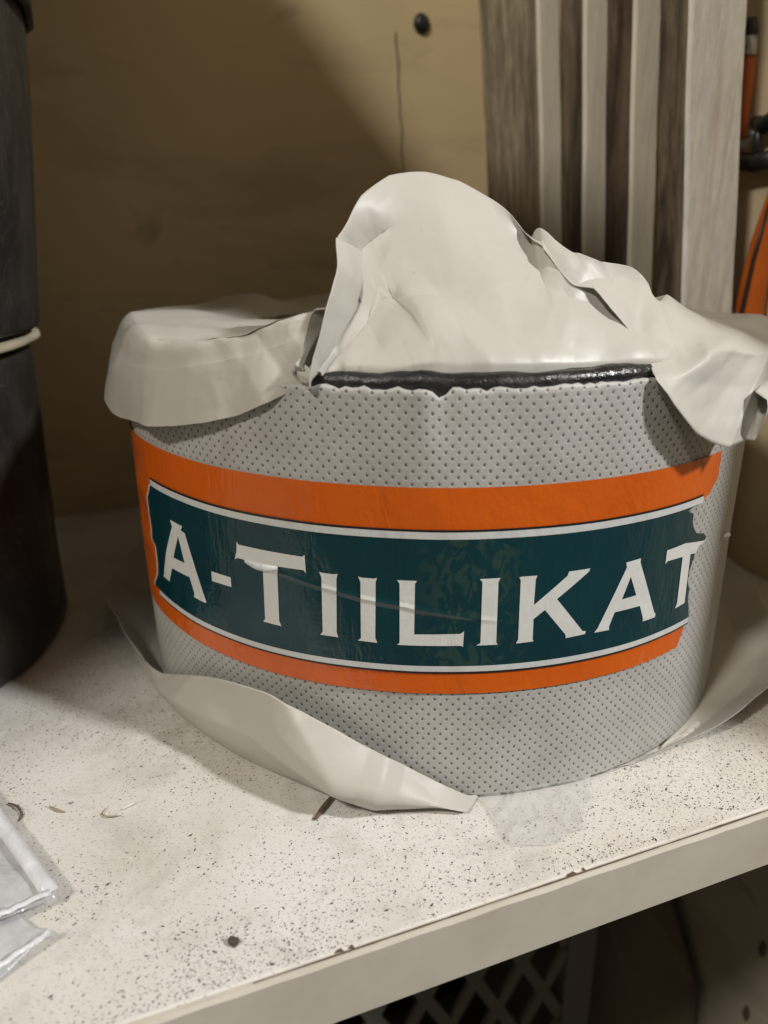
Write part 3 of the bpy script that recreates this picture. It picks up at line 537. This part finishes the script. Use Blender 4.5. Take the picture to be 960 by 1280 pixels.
gridsheet('bag_sheet', ((-1.5, -1.0), (-.775, -1.475), (-.86, -1.59), (-1.6, -1.6)), 30, 16, lambda s, t, p: .012 + .03 * abs(crumple(p, 5)), M['bag'], bag, edge=.03)
def seam(a, b, wd, z0, parent):
    A = Vector((*a, z0)); B = Vector((*b, z0)); d = (B - A).normalized(); s = Vector((-d.y, d.x, 0)) * wd
    v = []
    for i in range(21):
        p = A.lerp(B, i / 20) + Vector((0, 0, .006 * ns(i * .4, z0 * 50))); v += [p - s, p, p + s]
    for k in range(1, len(v), 3): v[k].z += .0015
    o = mesh('welded_seam', v, grid_faces(21, 3), M['seam'], parent, True); solid(o, .003, 1)
seam((-1.55, -.735), (-.825, -1.392), .018, .046, bag)
seam((-.825, -1.392), (-.955, -1.50), .008, .047, bag)
seam((-.90, -1.44), (-1.02, -1.545), .006, .046, bag)
seam((-.785, -1.48), (-.868, -1.585), .007, .034, bag)

# ------------------------------------------------------------------ black rolls on the left
CX, CY = -2.16, -.33
def wob(k, amp):
    return lambda a, r, z: (r + amp * ns(math.cos(a) * 2 + k, math.sin(a) * 2, z * 2) + amp * .5 * ns(math.cos(a) * 6, math.sin(a) * 6 + k, z * 6), z)
def darkroll(z0, z1, r0, r1, label, k, cap=True):
    t = empty('tape_roll', (CX, CY, z0), label, 'tape roll')
    n = 14
    prof = [(.2, z0), (r0 - .05, z0), (r0 - .01, z0 + .012)] + [(r0 + (r1 - r0) * i / n, z0 + .03 + (z1 - z0 - .06) * i / n) for i in range(n + 1)] + [(r1 - .012, z1 - .012), (r1 - .05, z1), (.2, z1)]
    lathe('wrapped_body', prof, M['wrap'], t, 120, (CX, CY), wob(k, .012))
    return t
darkroll(.002, 1.06, .80, .82, 'black wrapped roll standing on the shelf beside the printed roll, lower of the stack', 1)
up = darkroll(1.105, 2.22, .865, .975, 'black wrapped roll on top of the other one, upper of the stack', 4)
darkroll(2.27, 3.75, .93, .93, 'black wrapped roll at the very top of the stack, only its lower rim in view', 9)
def cap_w(a, r, z): return r + .02 * ns(math.cos(a) * 5, math.sin(a) * 5, 3), z + .02 * ns(math.cos(a) * 4, math.sin(a) * 4, 7)
lathe('rim_flap', [(.95, 2.20), (.965, 2.05), (.985, 2.05), (.99, 2.18), (.95, 2.245), (.5, 2.25)], M['wrap'], up, 90, (CX, CY), cap_w)
pp = lathe('paper_disc', [(.2, 1.066), (.83, 1.066), (.85, 1.070), (.856, 1.078), (.852, 1.090), (.84, 1.096), (.2, 1.096)], M['kraft'], None, 120, (CX, CY), wob(8, .022))
tag(pp, 'pale paper disc sandwiched between the two stacked black rolls', 'paper disc')

# ------------------------------------------------------------------ planks standing on edge against the side wall
def plank(t0, t1, n0, n1, face, front, lean, label, top=3.0):
    zr = 1.515
    v = []; fs = []; mi = []
    nz = 30
    for i in range(nz + 1):
        z = .002 + (top - .002) * i / nz
        dt = -(z - zr) * math.tan(R(lean))
        w1 = .004 * ns(z * 3, t0 * 7)
        q = [(t0, n1), (t0, n0 + .012), (t0 + .012, n0), (t1 - .012, n0), (t1, n0 + .012), (t1, n1)]
        for t, n in q: v.append(tn(t + dt + w1, n, z))
    for i in range(nz):
        for k in range(6):
            j = (k + 1) % 6
            fs.append((i * 6 + k, i * 6 + j, (i + 1) * 6 + j, (i + 1) * 6 + k)); mi.append(1 if k in (1, 2, 3) else 0)
    fs.append(tuple(range(6))[::-1]); mi.append(0); fs.append(tuple(nz * 6 + k for k in range(6))); mi.append(0)
    o = mesh('plank', v, fs, [M[face], M[front]], None, False, mi=mi)
    return tag(o, label, 'plank', 'planks standing upright beside the side wall')
plank(1.019, 1.270, .027, .181, 'rough_wood', 'white_wood', 6.8, 'widest white painted plank with worn paint, rightmost of the upright planks')
plank(.970, 1.097, .281, .445, 'red_wood', 'edge_wood', 5.2, 'narrow cream edged plank beside the widest white one, reddish stained face')
plank(.916, 1.036, .516, .680, 'rough_wood', 'edge_wood', 5.0, 'narrow beige edged plank in the middle of the upright row, dark rough face')
plank(.870, .982, .765, 1.26, 'grey_wood', 'edge_wood', 5.6, 'plank with a bright narrow edge and broad weathered brown face, leftmost of the upright planks')

# ------------------------------------------------------------------ tools hanging on the side wall
def sw(n, z, d=.05): return tn(SIDE_T - d, n, z)
t = empty('screwdriver', sw(.265, 2.0), 'slim orange tool handle with steel and black end, hung high on the side wall', 'hand tool')
tube('handle', [sw(.262, 2.03), sw(.258, 1.92), sw(.25, 1.72), sw(.243, 1.55)], .03, M['tool_orange'], t, 10, [.036, .034, .026, .02])
tube('ferrule', [sw(.268, 2.10), sw(.262, 2.035)], .036, M['steel'], t, 12)
tube('end_cap', [sw(.272, 2.165), sw(.2685, 2.105)], .034, M['tool_black'], t, 12, [.024, .036])
t = empty('clamp', sw(.15, 1.74), 'black clamp with pale jaw hanging on the side wall', 'clamp')
tube('jaw', [sw(.26, 1.675), sw(.21, 1.66), sw(.14, 1.65), (sw(.02, 1.66))], .03, M['tool_black'], t, 10, [.02, .034, .036, .036])
tube('arm', [sw(.18, 1.80), sw(.13, 1.78), sw(.08, 1.80), sw(.0, 1.83)], .03, M['tool_black'], t, 10, [.022, .034, .030, .03])
tube('screw', [sw(.145, 1.79, .06), sw(.14, 1.72, .06), sw(.145, 1.66, .06)], .016, M['tool_black'], t, 8)
tube('pale_jaw', [sw(.245, 1.715, .06), sw(.20, 1.72, .06), sw(.165, 1.765, .06)], .02, M['ivory'], t, 8, [.014, .022, .016])
t = empty('pruning_handle', sw(.05, 1.2), 'large curved orange tool handle hanging behind the paper flap', 'hand tool')
tube('handle', [sw(-.03, 1.66, .07), sw(.01, 1.5, .07), sw(.035, 1.35, .07), sw(.045, 1.2, .07), sw(.045, 1.05, .07), sw(.035, .92, .07), sw(.02, .82, .07)], .05, M['tool_orange'], t, 14, [.022, .03, .042, .052, .058, .056, .04])
tube('grip_groove', [sw(-.012, 1.5, .112), sw(.012, 1.3, .125), sw(.018, 1.1, .14), sw(.01, .95, .135)], .01, M['tool_black'], t, 6, [.004, .007, .008, .004])

# ------------------------------------------------------------------ below the shelf: crate and cardboard
cr_ = empty('plastic_crate', tn(.4, 0, -3.6), 'pale plastic crate with diamond lattice side under the shelf', 'crate')
ct0, ct1, cz0, cz1, cn = -.45, .78, -3.2, -1.2, 0.0
def bar(a, b, wd, th, name='lattice_bar'):
    A = tn(a[0], cn, a[1]); B = tn(b[0], cn, b[1]); d = (B - A).normalized(); s = d.cross(ND).normalized() * wd
    v = [A - s - ND * th, A + s - ND * th, A + s + ND * th, A - s + ND * th, B - s - ND * th, B + s - ND * th, B + s + ND * th, B - s + ND * th]
    mesh(name, v, [(0, 1, 2, 3), (7, 6, 5, 4), (0, 4, 5, 1), (1, 5, 6, 2), (2, 6, 7, 3), (3, 7, 4, 0)], M['crate'], cr_, False)
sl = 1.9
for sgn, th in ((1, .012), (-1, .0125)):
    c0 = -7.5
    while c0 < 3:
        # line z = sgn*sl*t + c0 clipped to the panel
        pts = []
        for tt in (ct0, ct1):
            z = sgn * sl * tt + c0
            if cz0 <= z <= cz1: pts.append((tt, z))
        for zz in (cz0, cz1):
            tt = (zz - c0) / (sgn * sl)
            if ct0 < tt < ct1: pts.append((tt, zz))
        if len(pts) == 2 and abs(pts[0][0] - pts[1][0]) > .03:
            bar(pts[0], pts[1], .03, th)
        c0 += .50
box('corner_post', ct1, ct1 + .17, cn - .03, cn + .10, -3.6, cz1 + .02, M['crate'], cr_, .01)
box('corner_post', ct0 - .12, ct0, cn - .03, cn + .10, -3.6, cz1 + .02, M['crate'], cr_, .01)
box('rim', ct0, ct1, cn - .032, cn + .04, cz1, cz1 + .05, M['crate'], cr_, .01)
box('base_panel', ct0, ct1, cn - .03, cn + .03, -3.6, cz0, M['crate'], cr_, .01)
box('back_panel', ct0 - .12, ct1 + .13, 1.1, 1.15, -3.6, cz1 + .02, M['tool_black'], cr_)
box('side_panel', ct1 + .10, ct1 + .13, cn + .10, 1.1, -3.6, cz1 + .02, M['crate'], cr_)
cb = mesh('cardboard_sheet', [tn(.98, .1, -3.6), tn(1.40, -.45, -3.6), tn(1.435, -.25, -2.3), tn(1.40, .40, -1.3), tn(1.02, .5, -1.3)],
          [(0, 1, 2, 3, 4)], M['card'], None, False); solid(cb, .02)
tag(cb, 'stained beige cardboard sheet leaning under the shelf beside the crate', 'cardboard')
for n0, z0 in ((-.522, -1.761), (-.508, -2.194)):
    v = []
    for i in range(16):
        a = 2 * math.pi * i / 16
        for r, h in ((0.0, .012), (.022, .010), (.032, 0.0)): v.append(tn(SIDE_T - h, n0 + r * .6 * math.cos(a), z0 + r * 1.5 * math.sin(a)))
    mesh('pin_hole_disc', v, grid_faces(16, 3, True), M['grit'], low_side)  # dark disc in place of the shade inside a shelf pin hole

# ------------------------------------------------------------------ dirt on the shelf
def on_shelf(p):
    n = p.dot(ND); t = p.dot(TD)
    return -1.25 < n < 1.7 and t < SIDE_T - .05 and (p.x ** 2 + p.y ** 2) > 1.0 and (p.x - CX) ** 2 + (p.y - CY) ** 2 > .64
v = []; f = []
cnt = 0
while cnt < 26000:
    p = tn(random.uniform(-1.9, 1.4), -1.26 + 1.9 * random.random() ** 1.4, 0)
    if not on_shelf(p): continue
    dens = .45 + .9 * ns(p.x * 2.3, p.y * 2.3, 5) + .5 * ns(p.x * 7, p.y * 7, 8) + (.7 if p.x > .5 and p.y > -1.0 else 0)
    if random.random() > dens: continue
    cnt += 1
    L = .0012 + .0027 * random.random() ** 3; wdt = L * random.uniform(.35, .8); h = L * random.uniform(.3, .6)
    if random.random() < .05: L *= 2; wdt *= 1.3
    a = random.gauss(.75, .7); d = Vector((math.cos(a), math.sin(a), 0)) * L; s = Vector((-math.sin(a), math.cos(a), 0)) * wdt
    b = len(v); v += [p - d, p + s * .8, p + d, p - s, p + Vector((0, 0, h)) + d * random.uniform(-.3, .3)]
    f += [(b, b + 4, b + 1), (b + 1, b + 4, b + 2), (b + 2, b + 4, b + 3), (b + 3, b + 4, b)]
o = mesh('grit', v, f, M['grit'], None, False); tag(o, 'fine dark grit scattered over the white shelf', 'grit', kind='stuff')
def fibre(pts, r, mat, label, cat='fibre', name='fibre'):
    P = resample([Vector((x, y, z)) for x, y, z in pts], 5)
    n = len(P)
    o = tube(name, P, r, M[mat], None, 6, [r * (.35 + .65 * math.sin(math.pi * (i + .4) / n)) for i in range(n)]); tag(o, label, cat); return o
fibre([(-.285, -1.095, .006), (-.268, -1.055, .010), (-.248, -1.012, .014)], .007, 'twig', 'short dark twig poking out under the bent paper lip', 'twig', 'twig')
fibre([(-.83, -1.075, .005), (-.835, -1.10, .005), (-.815, -1.112, .008), (-.785, -1.105, .006)], .002, 'straw', 'thin curled straw on the shelf left of the paper lip')
fibre([(-.79, -1.082, .005), (-.765, -1.055, .006)], .003, 'ivory', 'pale straight fibre lying on the shelf next to the curled straw')
fibre([(-1.098, -1.075, .006), (-1.065, -1.09, .009), (-1.04, -1.115, .005), (-1.038, -1.135, .004)], .0038, 'twig', 'bent brown twig beside the plastic bag', 'twig', 'twig')
fibre([(-.985, -1.08, .005), (-.955, -1.095, .007), (-.935, -1.098, .004)], .0032, 'straw', 'small flat straw chip on the shelf above the plastic bag')
def crumb(x, y, r, label):
    bm = bmesh.new(); bmesh.ops.create_icosphere(bm, subdivisions=2, radius=1)
    v = [Vector((x, y, r * .6)) + Vector((q.co.x * 1.0, q.co.y * .8, q.co.z * .7)) * r * (1 + .5 * ns(q.co.x * 2 + x * 9, q.co.y * 2, q.co.z * 2)) for q in bm.verts]
    f = [tuple(q.index for q in fc.verts) for fc in bm.faces]; bm.free()
    tag(mesh('crumb', v, f, M['grit'], None, False), label, 'crumb')
crumb(-.403, -1.46, .013, 'largest black crumb on the front of the white shelf')
